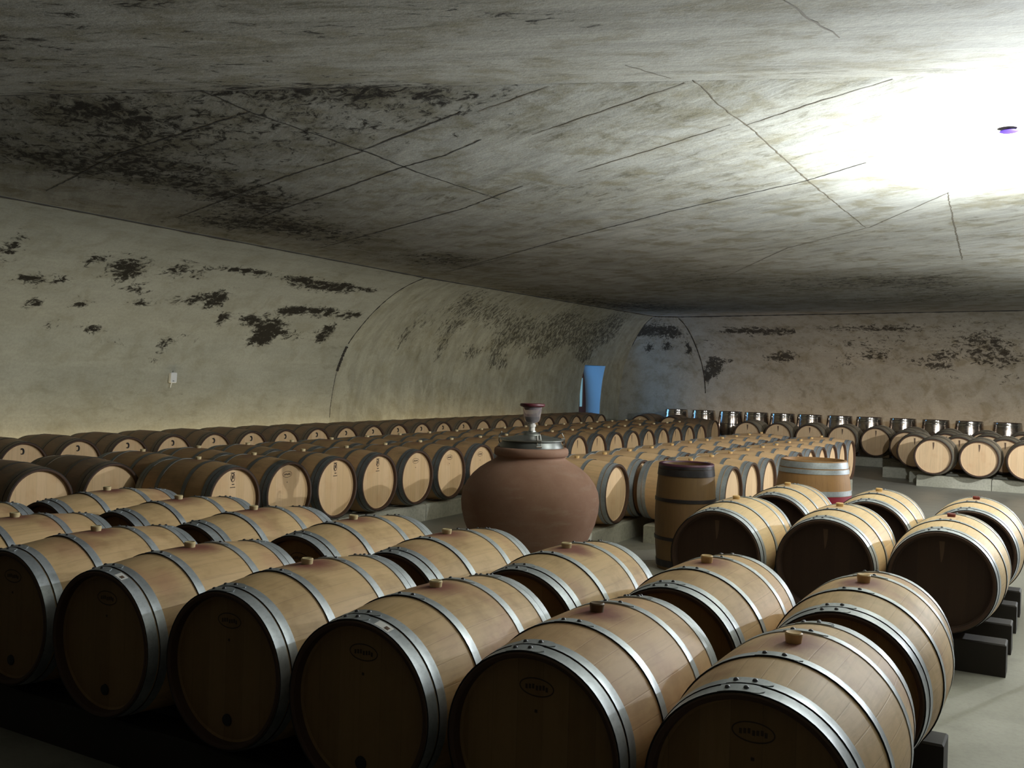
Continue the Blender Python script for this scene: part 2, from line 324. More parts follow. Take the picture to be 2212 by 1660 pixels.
def wall(name, strips, mat, step=.09, door=False):
    V = []; F = []; wc = []; mo = []; along = 0.0
    for s in strips:
        L = (Vector(WB[s+1]) - Vector(WB[s])).length; nu = max(2, int(L / (step if s in MOULD else .5)))
        us = [i / nu for i in range(nu + 1)]
        if door: us = sorted(set(us + [(DOOR_Y0 - WB[s][1]) / (WB[s+1][1] - WB[s][1]), (DOOR_Y1 - WB[s][1]) / (WB[s+1][1] - WB[s][1])]))
        n0 = len(V); nz = len(ZL)
        for u in us:
            arc = 0; prev = None
            for z in ZL:
                p = wpt(s, u, z)
                if prev: arc += (Vector(p) - Vector(prev)).length
                prev = p; V.append(p); wc.append((along + u * L, arc, 0))
                m = 0.0
                for (bu, bz, rx, rz, st) in MOULD.get(s, ()):
                    d = ((u - bu) * L / (rx*1.25))**2 + ((z - bz) / (rz*1.25))**2
                    if d < 6: m += st * .92 * math.exp(-d * .9)
                mo.append(min(m * {2: .95, 5: .52}.get(s, 1), {2: .62, 5: .62}.get(s, .92)))
        for i in range(len(us) - 1):
            for k in range(nz - 1):
                if door:
                    y = WB[s][1] + (us[i] + us[i+1]) / 2 * (WB[s+1][1] - WB[s][1]); z = (ZL[k] + ZL[k+1]) / 2
                    if DOOR_Y0 < y < DOOR_Y1 and z < DOOR_Z: continue
                a = n0 + i*nz + k; F.append((a, a + nz, a + nz + 1, a + 1))
        along += L
    me = mesh(name, V, F, mat, 50)
    a = me.attributes.new('wc', 'FLOAT_VECTOR', 'POINT'); a.data.foreach_set('vector', [x for v in wc for x in v])
    a = me.attributes.new('mould_shade', 'FLOAT', 'POINT'); a.data.foreach_set('value', mo)
    return tag(obj(name, me), kind='structure')
wall('wall_left', [0, 1], M['wall1']); wall('wall_left_far', [2], M['wall2'], door=True)
wall('wall_corner', [3], M['wall3']); wall('wall_back', [4, 5, 6], M['wall3'])
g = G().box((9, -8.3, -.1), (9.3, 24, 3.6)); tag(obj('wall_right', g.mesh('wall_right', M['darkwall'], 30)), kind='structure')
g = G().box((-11.6, -3.8, -.1), (9.3, -3.5, 3.6)); tag(obj('wall_front', g.mesh('wall_front', M['darkwall'], 30)), kind='structure')
g = G().box((-13.2, -8.3, -.2), (9.3, 26.2, 0)); tag(obj('floor', g.mesh('floor', M['floor'], 30)), kind='structure')

# ceiling: level slab beyond a fold, gently sloping slab on the near side of it
RID0 = Vector((-5.645, 3.506)); RU = Vector((4.727, 1.831)).normalized(); RN = Vector((RU.y, -RU.x))
KS = math.tan(R_(8))
def ceil_z(x, y):
    d = (Vector((x, y)) - RID0).dot(RN)
    return H - KS * min(max(d, 0), 6.5)
CE = [(-3.04,2.47,0.14,0.08,29,1),(-3.14,2.39,0.07,0.06,29,0.7),(-3.54,2.53,0.08,0.08,29,0.9),(-3.55,2.62,0.05,0.06,29,0.9),(-4.03,2.56,0.09,0.08,29,0.9),(-3.41,2.22,0.07,0.08,29,0.6),(-3.6,2.26,0.05,0.07,29,0.7),(-2.56,2.64,0.34,0.07,29,0.7),(-2.75,3.11,0.17,0.13,29,0.5),(-1.87,3.31,0.14,0.08,29,0.7),(-1.67,3.33,0.18,0.09,29,0.6),(-2.15,2.94,0.34,0.07,29,0.6),(-6.97,4.56,0.23,0.8,24,0.3),(-6.68,6.03,0.38,1.01,23,0.5),(-6.89,6.92,0.28,0.57,22,0.35),(-6.33,6.89,0.27,0.53,22,0.35),(-7.2,4.99,0.24,0.43,23,0.25),(-6.72,5.11,0.16,0.32,23,0.4),(-5.44,3.99,0.46,0.39,25,0.4),(-3.8,4.31,0.54,0.14,25,0.5),(-3.31,4.54,0.4,0.13,25,0.4),(-8.15,7.63,0.65,0.51,21,0.5),(-7.52,8.58,0.67,0.8,20,0.45),(-7.52,11.29,0.66,0.92,18,0.6),(-8.91,17.04,1.12,1.65,13,0.7),(-8.49,19.5,1.01,1.41,11,0.7),(-5.15,14.49,1.05,1.5,16,0.5),(-3.82,16.38,1.43,1.57,14,0.5),(-2.54,15.23,0.96,1.13,16,0.5),(-1.5,16.22,0.77,1.38,15,0.5),(-5.25,12.02,0.74,1.09,18,0.4),(-5.48,9.33,0.62,0.73,20,0.3),(-4.0,19.5,2.5,1.2,8,.5),(-1.0,18.6,2.0,1.2,8,.5),(-7.0,20.8,1.6,1.0,8,.5),(-6.6,5.2,1.9,1.5,20,.42),(-7.8,8.5,1.2,2.2,10,.42),(-5.0,4.7,1.9,.9,22,.45),(-4.6,2.6,1.8,1.0,25,.42),(-3.2,3.4,1.4,.6,25,.2),(-8.6,13.0,.8,2.4,4,.4),(-3.4,4.9,1.0,.5,25,.3)]  # real stains, plus broad blobs painting the dim left side darker
def ceiling(name, near, mat):
    """grid in fold coordinates: a along the fold, d across it (positive towards the camera)"""
    V = []; F = []; mo = []
    ds = [d * .25 for d in range(0, 26)] + [6.5, 9, 13, 19] if near else [-d * .16 for d in range(0, 60)] + [-9.6 - .4*k for k in range(45)]
    As = [-14 + .16*k for k in range(76)] + [-1.84 + .16*k for k in range(62)] + [8.2, 9, 10.5, 12, 14, 17, 20]
    for d in ds:
        for a in As:
            p = RID0 + RU * a + RN * d; z = ceil_z(p.x, p.y) + (.0 if near else 0)
            V.append((p.x, p.y, z)); m = 0
            for (x, y, rx, ry, an, st) in CE:
                if abs(p.x-x) > 4 or abs(p.y-y) > 4: continue
                c, q = math.cos(R_(an)), math.sin(R_(an)); e = ((p.x-x)*c + (p.y-y)*q) / (rx*1.2); h = (-(p.x-x)*q + (p.y-y)*c) / (ry*1.2)
                r2 = e*e + h*h
                if r2 < 6: m += st * .62 * math.exp(-r2 * .9)
            mo.append(min(m, .62))
    n = len(As)
    for i in range(len(ds) - 1):
        for k in range(n - 1):
            q = (i*n+k, i*n+k+1, (i+1)*n+k+1, (i+1)*n+k); cx = sum(V[j][0] for j in q)/4; cy = sum(V[j][1] for j in q)/4
            if cx < -11.4 or cx > 9.4 or cy > 25.6 or cy < -8.6: continue
            F.append(q if not near else q[::-1])
    me = mesh(name, V, F, mat, 50); a = me.attributes.new('mould_shade', 'FLOAT', 'POINT'); a.data.foreach_set('value', mo)
    return tag(obj(name, me), kind='structure')
ceiling('ceiling', False, M['ceil']); ceiling('ceiling_near', True, M['ceil2'])

# grimy joints between the cast slabs, and dark strips standing for the shade along the wall head
J = [[(-8.32,5.63),(-6.29,4.86),(-4.5,4.42)],[(-8.4,7.21),(-5.69,6.02),(-4.5,5.56)],[(-8.64,8.16),(-6.86,7.21),(-5.96,6.79),(-4.58,6.12),(-4.05,5.92),(-3.54,5.62)],[(-3.19,5.02),(-2.55,4.75)],[(-8.55,9.68),(-5.16,7.88),(-4.06,7.12)],[(-3.16,5.65),(-2.51,5.33),(-1.86,5.01)],[(-4.53,5.55),(-3.28,4.98)],[(-8.76,12.75),(-6.64,11.31)],[(-7.93,12.15),(-4.96,9.89),(-3.35,8.73),(-1.88,7.82),(-1.34,7.34)],[(-3.39,6.81),(-2.63,6.38),(-1.9,5.94)],[(-1.82,5.99),(-1.27,5.64),(-0.86,5.41)],[(-4.74,14.61),(-2.98,11.59),(-1.83,10.34),(-0.93,8.73)],[(-4.42,3.97),(-4.5,4.42),(-4.51,5.64),(-4.58,6.3),(-4.57,7.59)],[(-1.8,4.97),(-1.83,5.54),(-1.81,6.06),(-1.86,7.73),(-1.87,10.33)],[(-0.93,3.5),(-0.92,3.84),(-0.89,4.24)],[(-0.94,8.73),(-1.05,10.33),(-1.24,13.32)],[(-1.94,4.4),(-1.89,4.86)]]
def ribbon(g, pts, wfun, zoff=.002):
    P = []
    for a, b in zip(pts, pts[1:]):
        A, B = Vector(a), Vector(b); n = max(2, int((B-A).length / .06))
        P += [A.lerp(B, i/n) for i in range(n)]
    P.append(Vector(pts[-1])); V = []; F = []
    for i, p in enumerate(P):
        d = (P[min(i+1, len(P)-1)] - P[max(i-1, 0)]).normalized(); nn = Vector((-d.y, d.x)); wd = wfun(i / (len(P)-1)); j = random.uniform(-.006, .006)
        for s in (-1, 1):
            q = p + nn * (s * wd * random.uniform(.6, 1.3) + j); V.append((q.x, q.y, ceil_z(q.x, q.y) - zoff))
    for i in range(len(P)-1): F.append((2*i, 2*i+1, 2*i+3, 2*i+2))
    g.add(V, F)
for k, L in enumerate(J):
    g = G(); dk = k in (0, 1, 2, 4, 6, 7, 8, 12); ribbon(g, L, lambda u: (.0075 if dk else .005) * (1.25 - abs(u-.5)))  # joints away from the lamp painted darker, those in its glare paler
    tag(obj(f'trim_{k+1}', fixn(g.mesh(f'trim_{k+1}', M['gap' if dk else 'joint'], None))), kind='structure')
g = G(); fold = [RID0 + RU * (-3.5), RID0 + RU * 4.9]; ribbon(g, [tuple(p) for p in fold], lambda u: .007 * (1.1 - u), .003)
tag(obj('trim_18', fixn(g.mesh('trim_18', M['gap'], None))), kind='structure')
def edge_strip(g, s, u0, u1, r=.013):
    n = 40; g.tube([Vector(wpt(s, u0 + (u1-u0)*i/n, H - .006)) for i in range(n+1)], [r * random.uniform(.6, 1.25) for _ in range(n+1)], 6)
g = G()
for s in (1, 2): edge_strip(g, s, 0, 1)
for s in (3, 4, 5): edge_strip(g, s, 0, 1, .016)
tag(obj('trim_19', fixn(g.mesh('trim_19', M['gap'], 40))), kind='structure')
def crease(name, s, u, z0, z1, r, mat=None):
    n = 40; pts = [Vector(wpt(s, u, z0 + (z1-z0)*i/n)) for i in range(n+1)]
    gg = G().tube(pts, [r * random.uniform(.55, 1.3) for _ in range(n+1)], 6)
    tag(obj(name, fixn(gg.mesh(name, mat or M['gap'], 40))), kind='structure')
crease('trim_20', 1, 1.0, 1.72, 2.15, .028); crease('trim_21', 1, 1.0, 2.2, 3.3, .010); crease('trim_22', 1, 1.0, .9, 1.70, .006)
crease('trim_23', 4, 0.0, 1.4, 3.28, .014); crease('trim_24', 3, 0.0, 2.6, 3.28, .012)

# daylight door in the left wall
rx0, rx1 = -10.7, -11.40
def rev(name, v, f, mat, **kw): return tag(obj(name, mesh(name, v, f, mat)), **kw)
dr = empty('door_1', (-11.5, (DOOR_Y0+DOOR_Y1)/2, 0)); dr['kind'] = 'structure'
def local(o): o.location = -dr.location; o.parent = dr; return o
def uof(y): return (y - WB[2][1]) / (WB[3][1] - WB[2][1])
for y, nm in ((DOOR_Y0, 'jamb'), (DOOR_Y1, 'jamb')):
    zs = [z for z in ZL if z <= DOOR_Z]; V = []; F = []
    for z in zs:
        x, yy, _ = wpt(2, uof(y), z); V += [(x, yy, z), (rx1, yy, z)]
    for i in range(len(zs)-1): F.append((2*i, 2*i+1, 2*i+3, 2*i+2))
    local(obj(nm, mesh(nm, V, F, M['reveal'])))
a = wpt(2, uof(DOOR_Y0), DOOR_Z); b = wpt(2, uof(DOOR_Y1), DOOR_Z)
local(obj('lintel', mesh('lintel', [a, b, (rx1, b[1], DOOR_Z), (rx1, a[1], DOOR_Z)], [(0,1,2,3)], M['beam'])))
M['frame'] = plain('reddish_door_frame', (.10, .035, .022), .6)
ya, yb = wpt(2, uof(DOOR_Y0), 1)[1] , wpt(2, uof(DOOR_Y1), 1)[1]
ya -= .25; yb += .25
g = G()
for (y0, y1) in ((ya, ya+.32), (23.55, yb), (23.24, 23.34)): g.box((rx1-.06, y0, 0), (rx1, y1, DOOR_Z+.1))
g.box((rx1-.06, ya, DOOR_Z-.1), (rx1, yb, DOOR_Z+.1)); g.box((rx1-.06, ya, 0), (rx1, yb, .12)); g.box((rx1-.05, 23.34, 0), (rx1-.005, 23.55, .95)); g.box((rx1-.05, 23.34, 1.72), (rx1-.005, 23.55, DOOR_Z))
local(obj('door_frame', fixn(g.mesh('door_frame', M['frame'], 30))))
t = NT('daylit_glass'); t.b.inputs['Emission Color'].default_value = (.16, .47, 1.0, 1); t.b.inputs['Emission Strength'].default_value = 8.0; t.col((.05, .08, .1)).rough(.1)
M['sky'] = t.m
g = G().box((rx1-.045, ya+.3, .1), (rx1-.03, 23.25, DOOR_Z-.08)); local(obj('glass_pane', g.mesh('glass_pane', M['sky'], 30)))
g = G().box((rx1-.04, 23.33, .94), (rx1-.03, 23.56, 1.73)); t2 = NT('narrow_daylit_glass'); t2.b.inputs['Emission Color'].default_value = (.33, .66, .80, 1); t2.b.inputs['Emission Strength'].default_value = .42; t2.col((.05,.08,.1))
local(obj('side_light', fixn(g.mesh('side_light', t2.m, 30))))

# ------------------------------------------------------------------ barrels
L = .95
def radius(y, Rb, Rh): return Rb - (Rb - Rh) * (2 * y / L) ** 2
def barrel_meshes(key, Rb, Rh, seg, body, head, hoop, hoops):
    Ri = Rh - .018; ny = 18
    prof = [(-L/2+.05, Ri-.004), (-L/2+.004, Ri), (-L/2, Ri+.006), (-L/2, Rh-.004), (-L/2+.004, Rh)]
    prof += [(y, radius(y, Rb, Rh)) for y in [(-L/2 + L*i/ny) for i in range(1, ny)]]
    prof += [(L/2-.004, Rh), (L/2, Rh-.004), (L/2, Ri+.006), (L/2-.004, Ri), (L/2-.05, Ri-.004)]
    me = fixn(G().lathe(prof, seg, 'Y').mesh('staves', body, 40)); me.materials.append(M['chime'])
    for p in me.polygons:                  # the end grain and the inside of the chime
        if abs(p.center.y) > L/2 - .0035 or (p.center.x**2 + p.center.z**2)**.5 < Ri + .003: p.material_index = 1
    out = {'body': me}
    g = G(); hy = L/2 - .042
    out['head_f'] = fixn(G().lathe([(-hy, 0.0001), (-hy, Ri*.5), (-hy, Ri-.012), (-hy-.006, Ri-.002), (-hy+.012, Ri-.002), (-hy+.012, .0001)], seg, 'Y').mesh('head', head, 30))
    out['head_b'] = fixn(G().lathe([(hy, 0.0001), (hy, Ri*.5), (hy, Ri-.012), (hy+.006, Ri-.002), (hy-.012, Ri-.002), (hy-.012, .0001)], seg, 'Y').mesh('head', head, 30))
    out['hoops'] = []
    for (y0, y1, tabang) in hoops:
        th = .0035; g = G()
        ys = [y0, (y0*2+y1)/3, (y0+2*y1)/3, y1]
        g.lathe([(ys[0], radius(ys[0], Rb, Rh) - .002)] + [(y, radius(y, Rb, Rh) + th + (.0018 if (y == ys[0] and y0 < 0) or (y == ys[-1] and y0 > 0) else 0)) for y in ys] + [(ys[-1], radius(ys[-1], Rb, Rh) - .002)], seg, 'Y', closed=True)
        if tabang is not None:             # the riveted lap of the hoop, round at one end
            V = []; F = []; a0, a1 = tabang - 13, tabang + 11; n = 12
            for i in range(n+1):
                a = a0 + (a1-a0)*i/n; e = max(0, (a - (a1-5.5)) / 5.5); hw = (y1-y0)/2 * (.97 if e <= 0 else .97*math.sqrt(max(0.02, 1-e*e)))
                for (yy, dz) in ((-hw, .0), (-hw, .0032), (hw, .0032), (hw, .0)):
                    y = (y0+y1)/2 + yy; r = radius(y, Rb, Rh) + th - .0005 + dz; V.append((r*math.sin(R_(a)), y, r*math.cos(R_(a))))
            for i in range(n):
                for k in range(3): F.append((4*i+k, 4*i+k+1, 4*i+k+5, 4*i+k+4))
            F.append((0,1,2,3)); F.append((4*n, 4*n+3, 4*n+2, 4*n+1)); g.add(V, F)
        me = fixn(g.mesh('hoop', hoop, 35)); me.materials.append(M['edge_shadow']); ye = y0 if y0 + y1 < 0 else y1
        for p in me.polygons:              # shadow under the hoop lip, painted on the edge facing the barrel end
            if abs(p.normal.y) > .8 and abs(p.center.y - ye) < .001: p.material_index = 1
        out['hoops'].append((me, (y0+y1)/2, tabang))
    return out
def disc_dome(r, h, n=12): return [(0, r), (h*.6, r*.8), (h*.9, r*.45), (h, .0005)]
RIVET = fixn(G().lathe(disc_dome(.0085, .0065), 10).mesh('rivet', M['rivet'], 60))
def bung_mesh(mat, r=.026, h=.026): return fixn(G().lathe([(-.012, .0005), (-.012, r*.84), (h-.004, r), (h, r-.004), (h-.003, r*.6), (h-.003, .0005)], 20).mesh('bung', mat, 40))
# marks on the heads (thin inlays a millimetre proud)
def oval_mark(cx, cz, rx, rz, wd, y=0):
    g = G(); n = 40; V = []; F = []
    for i in range(n):
        a = 2*PI*i/n; c, s = math.cos(a), math.sin(a)
        V += [(cx+rx*c, y, cz+rz*s), (cx+(rx-wd)*c, y, cz+(rz-wd)*s)]
    for i in range(n):
        j = (i+1) % n; F.append((2*i, 2*i+1, 2*j+1, 2*j))
    return g.add(V, F)
def bar(g, cx, cz, w_, h_, y=0): return g.add([(cx-w_/2,y,cz-h_/2),(cx+w_/2,y,cz-h_/2),(cx+w_/2,y,cz+h_/2),(cx-w_/2,y,cz+h_/2)], [(0,1,2,3)])
def stamp(kind):
    if kind == 'oval':
        g = oval_mark(0, 0, .062, .030, .004)
        for i, x in enumerate((-.036, -.024, -.012, .001, .013, .025, .036)): bar(g, x, .002 * (i % 3 - 1), .008, .015); 
        bar(g, 0, -.075, .010, .010)
    elif kind == 'crest':
        g = oval_mark(0, .02, .026, .040, .007); bar(g, 0, .025, .022, .03); bar(g, -.012, .0, .012, .02); bar(g, .013, .045, .016, .012); bar(g, 0, .062, .05, .008)
        bar(g, .004, -.04, .03, .009); bar(g, 0, -.066, .062, .007)
    else:                                   # leaf shaped brand
        g = G(); g.add([(-.012,0,-.045),(.012,0,-.03),(.03,0,.03),(.012,0,.05),(.002,0,.02),(-.014,0,.03),(-.022,0,-.01)], [(0,1,2,3,4,5,6)])
    return fixn(g.mesh('brand_stamp', M['ink'], None))
STAMP = {k: stamp(k) for k in ('oval', 'crest', 'leaf')}
HOOK = fixn(G().tube([(.012*math.sin(a)*1.6 - .004, -.006, .03*math.cos(a)) for a in [R_(d) for d in range(-40, 221, 20)]], [.008]*10 + [.006, .005, .004, .004], 8).mesh('hook', M['black'], 60))
PLUG = fixn(G().lathe([(0, .024), (.006, .022), (.008, .0005)], 16, 'Y').mesh('plug', M['black'], 40))
g = G(); g.add([(-.016,0,.05),(.014,0,.05),(.012,0,-.01),(.004,0,-.06),(-.004,0,-.08),(-.010,0,-.02)], [(0,1,2,3,4,5)]); SMEAR = fixn(g.mesh('drip_stain', M['smear'], None))
# paper sticker that follows the chime hoop
def sticker_mesh(Rb, Rh, a0, a1, y0, y1):
    V = []; F = []; n = 8
    for i in range(n+1):
        a = R_(a0 + (a1-a0)*i/n)
        for y in (y0, y1): r = radius(y, Rb, Rh) + .0045; V.append((r*math.sin(a), y, r*math.cos(a)))
    for i in range(n): F.append((2*i, 2*i+1, 2*i+3, 2*i+2))
    return V, F
HOOPS = lambda *t: [(-.4705, -.424, t[0]), (-.417, -.378, t[1]), (-.190, -.150, t[2]), (.150, .190, t[2]), (.378, .417, t[1]), (.424, .4705, t[0])]
STYLES = {}
def style(key, body, head, hoop, bung, Rb=.340, Rh=.300, seg=48, rivets=False, tabs=(-5, -3, 1), bungcol=None):
    STYLES[key] = dict(m=barrel_meshes(key, Rb, Rh, seg, M[body], M[head], M[hoop], HOOPS(*(tabs if rivets else (None,)*3))), bung=bung_mesh(M[bung]), Rb=Rb, Rh=Rh, rivets=rivets, proto={})
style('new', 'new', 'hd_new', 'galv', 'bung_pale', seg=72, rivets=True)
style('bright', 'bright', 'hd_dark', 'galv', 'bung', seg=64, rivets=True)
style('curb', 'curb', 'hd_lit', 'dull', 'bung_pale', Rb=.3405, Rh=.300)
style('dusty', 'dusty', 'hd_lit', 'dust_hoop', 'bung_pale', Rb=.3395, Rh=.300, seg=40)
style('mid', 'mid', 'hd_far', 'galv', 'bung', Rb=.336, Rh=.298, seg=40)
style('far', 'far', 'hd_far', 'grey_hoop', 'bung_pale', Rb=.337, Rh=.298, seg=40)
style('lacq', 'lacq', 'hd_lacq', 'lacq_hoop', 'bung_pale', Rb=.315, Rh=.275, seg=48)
def make_barrel(st, mark=None, upright=False, bung=None, extras=()):
    S = STYLES[st]; Rb = S['Rb']; root = empty('wine_barrel', (0, 0, 0))
    cz = L/2 if upright else Rb; rot = (-PI/2, 0, 0) if upright else (0, 0, 0); kw = dict(parent=root, loc=(0, 0, cz), rot=rot)
    obj('staves', S['m']['body'], **kw); hf = obj('head', S['m']['head_f'], **kw); obj('head', S['m']['head_b'], **kw)
    for me, y, ta in S['m']['hoops']:
        h = obj('hoop', me, **kw)
        if S['rivets']:
            for da in (-8.5, 1.5):
                a = R_(ta + da); r = radius(y, Rb, S['Rh']) + .0062
                obj('rivet', RIVET, parent=h, loc=(r*math.sin(a), y, r*math.cos(a)), rot=(0, a, 0))
    if not upright and st not in ('dusty', 'far'): obj('bung', bung or S['bung'], parent=root, loc=(0, 0, cz + Rb - .002))
    yf = -(L/2 - .042) - .0012
    if mark in ('oval', 'crest'): obj('brand_stamp', STAMP[mark], parent=hf, loc=(0, yf, .185))
    if mark == 'leaf': obj('brand_stamp', STAMP['leaf'], parent=hf, loc=(.03, yf, -.14))
    if mark == 'hook': obj('hook', HOOK, parent=hf, loc=(0, yf, .20))
    if mark == 'smear': obj('drip_stain', SMEAR, parent=hf, loc=(0, yf, .19))
    if 'plug' in extras:
        p = obj('plug', PLUG, parent=hf, loc=(0, yf+.001, -.20), rot=(0, 0, PI))
    return root
PROTO = {}
def barrel(st, x, y, z, rz, label, group, mark=None, upright=False, bung=None, extras=(), roll=0., scale=1.):
    key = (st, mark, upright, bung.name if bung else None, tuple(extras))
    if key not in PROTO: o = PROTO[key] = make_barrel(st, mark, upright, bung, extras)
    else: o = copy_tree(PROTO[key])
    o.location = (x, y, z); o.rotation_euler = (0, 0, rz); o.scale = (scale,)*3
    tag(o, label, 'barrel', group); return o
ORD = ['', 'first', 'second', 'third', 'fourth', 'fifth', 'sixth', 'seventh', 'eighth', 'ninth', 'tenth', 'eleventh', 'twelfth', 'thirteenth', 'fourteenth', 'fifteenth', 'sixteenth', 'seventeenth', 'eighteenth', 'nineteenth', 'twentieth']
def place(i, n, lo='left', hi='right'):   # i counted from 1 at the lo end
    if i == 1: return f'{lo}most'
    if i == n: return f'{hi}most'
    if i <= (n + 1) / 2: return f'{ORD[i]} from the {lo}'
    return f'{ORD[n - i + 1]} from the {hi}'
def nth(n, N): return (ORD[n] + ' from the left') if n <= (N + 1) // 2 else (ORD[N - n + 1] + ' from the far end')
ZB = .195
# --- front block: two rows of eight on timber rails, and two rows of three further right
FX = [-.745, -1.43, -2.11, -2.80, -3.48, -4.18, -4.875, -5.57]
RED = bung_mesh(M['bung_red'], .026, .024); AMBER = bung_mesh(M['bung'], .028, .034); DARKB = bung_mesh(plain('brown_bung', (.13, .075, .03), .5), .027, .032)
FRONT = ['nearest front row barrel, cut by the bottom edge, with an amber bung', 'front row barrel with a dark brown bung, second from the right',
         'front row barrel with a white sticker on its hoop, third from the right', 'front row barrel with rosy staves, fourth from the right',
         'front row barrel with a torn sticker on its dark hoop, fifth from the right', 'front row barrel whose dark head meets the left picture edge',
         'front row barrel with golden staves, its head outside the picture, second from the left', 'front row barrel showing only its rear end at the left edge']
STUCK = []
for i, x in enumerate(FX):
    b = barrel('new', x, 3.11 + [0, .0, -.01, .03, 0, .03, .05, .05][i], ZB, R_(random.uniform(-.3, .3)), FRONT[i], 'barrels in the front row', 'oval',
               bung=AMBER if i == 0 else DARKB if i == 1 else None, extras=('plug',) if i >= 2 else ())
    if i in (2, 4): STUCK.append((b, *((12, 24) if i == 2 else (15, 24))))
SEC = ['second row barrel with an amber bung, at the right end', 'second row barrel with an amber bung, second from the right', 'second row barrel with a tan bung, in front of the clay jar',
       'second row barrel just left of the clay jar, fourth from the right', 'second row barrel with a square bung, fifth from the right', 'second row barrel with purple wine stains, third from the left',
       'second row barrel with yellow staves, second from the left', 'second row barrel with dried drips down its side, leftmost']
for i, x in enumerate([-.735, -1.416, -2.097, -2.778, -3.459, -4.14, -4.821, -5.502]):
    barrel('new', x, 4.21 + [.03, .04, -.02, -.04, .04, -.04, .0, .0][i], ZB, R_(random.uniform(-.3, .3)), SEC[i], 'barrels in the second row', 'oval', bung=AMBER if i < 2 else None, extras=('plug',))
for r, (y, xs) in enumerate(((6.75, (-.65, -1.345, -2.03)), (7.95, (-.60, -1.29, -1.975)))):
    for i, x in enumerate(xs):
        col = ('with a wine red bung', 'with a tan bung', 'with a small brown bung')[i]
        pos = ('right one', 'middle one', 'left one')[i]
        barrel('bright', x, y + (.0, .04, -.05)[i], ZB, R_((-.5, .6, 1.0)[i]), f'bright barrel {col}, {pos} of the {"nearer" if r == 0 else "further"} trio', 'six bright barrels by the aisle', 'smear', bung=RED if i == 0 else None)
for b, a0, a1 in STUCK:                    # paper stickers on two front hoops
    S = STYLES['new']; V, F = sticker_mesh(S['Rb'], S['Rh'], a0, a1, -.463, -.430); V = [tuple(c * 1.0015 for c in v) for v in V]
    st_ = obj('sticker', fixn(mesh('sticker', V, F, M['paper'], 40)), parent=b, loc=(0, 0, S['Rb'])); st_['label'] = 'white paper sticker'
    V, F = sticker_mesh(S['Rb'], S['Rh'], a1 - 4.8, a1 - 1.5, -.454, -.440); V = [tuple(c * 1.004 for c in v) for v in V]
    obj('print', fixn(mesh('print', V, F, M['smear'], 40)), parent=st_)
# timber rails under them
def rail(y, x0, x1, label, z1=.193, wd=.085, mat='beam'):
    g = G(); b = .008; a0, a1 = y - wd, y + wd
    g.add([(x0,a0,0),(x1,a0,0),(x1,a1,0),(x0,a1,0),(x0,a0,z1-b),(x1,a0,z1-b),(x1,a1,z1-b),(x0,a1,z1-b),(x0+b,a0+b,z1),(x1-b,a0+b,z1),(x1-b,a1-b,z1),(x0+b,a1-b,z1)],
          [(0,3,2,1),(0,1,5,4),(1,2,6,5),(2,3,7,6),(3,0,4,7),(4,5,9,8),(5,6,10,9),(6,7,11,10),(7,4,8,11),(8,9,10,11)])
    return tag(obj('timber_rail', fixn(g.mesh('timber_rail', M[mat], 30))), label, 'rail', 'dark timber rails under the front barrels')
for y, x0, lb in ((2.81, -6.0, 'black timber rail under the front barrel row, nearer the camera'), (3.41, -6.0, 'black timber rail under the rear ends of the front barrel row'),
                  (3.93, -6.0, 'black timber rail under the near ends of the second barrel row'), (4.52, -6.0, 'black timber rail with its end showing below the second barrel row'),
                  (6.47, -2.4, 'dark timber rail end below the barrel with red bung, nearest of four'), (7.04, -2.4, 'dark timber rail below the nearer bright trio, second of four rail ends'),
                  (7.67, -2.4, 'dark timber rail below the further bright trio, third of four rail ends'), (8.23, -2.4, 'dark timber rail below the further bright trio, furthest of four rail ends')):
    rail(y, x0, -.30 if y > 5 else -.43, lb)

# --- left block: rows of barrels lying across, heads towards the aisle
P90 = PI/2
AM = ['crest', 'oval', 'crest', 'crest', 'oval', 'oval', 'oval'] + ['smear']*12
for k in range(19):
    y = 6.17 + .687*k
    if k < 7: lb = f'brown barrel with a stamped head on the left curb, {ORD[k+1]} from the left'
    elif k < 10: lb = f'brown barrel on the left curb hidden behind the clay jar lid, {ORD[k-6]} of three'
    else: lb = f'greyish barrel head right of the clay jar lid, {place(k-9, 9)} of nine'
    barrel('curb', -6.82, y, ZB, P90 + R_(random.uniform(-.35, .35)), lb, 'barrels along the left curb', AM[k] if k < 7 else 'smear')
for k in range(-3, 20):
    y = 5.67 + .692*k; n = k + 4
    lb = f'dark barrel with a large bare head at the left picture edge, {ORD[n]} in line' if k < 1 else f'brown barrel top behind the left curb row, {nth(n, 23)}'
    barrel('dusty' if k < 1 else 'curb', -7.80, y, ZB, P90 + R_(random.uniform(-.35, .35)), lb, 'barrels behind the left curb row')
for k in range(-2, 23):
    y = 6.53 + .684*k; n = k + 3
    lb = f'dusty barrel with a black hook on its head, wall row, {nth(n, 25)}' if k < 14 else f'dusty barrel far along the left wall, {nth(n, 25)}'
    barrel('dusty', -10.40, y, ZB, P90 + R_(random.uniform(-.35, .35)), lb, 'barrels against the left wall', 'hook' if k < 14 else None)
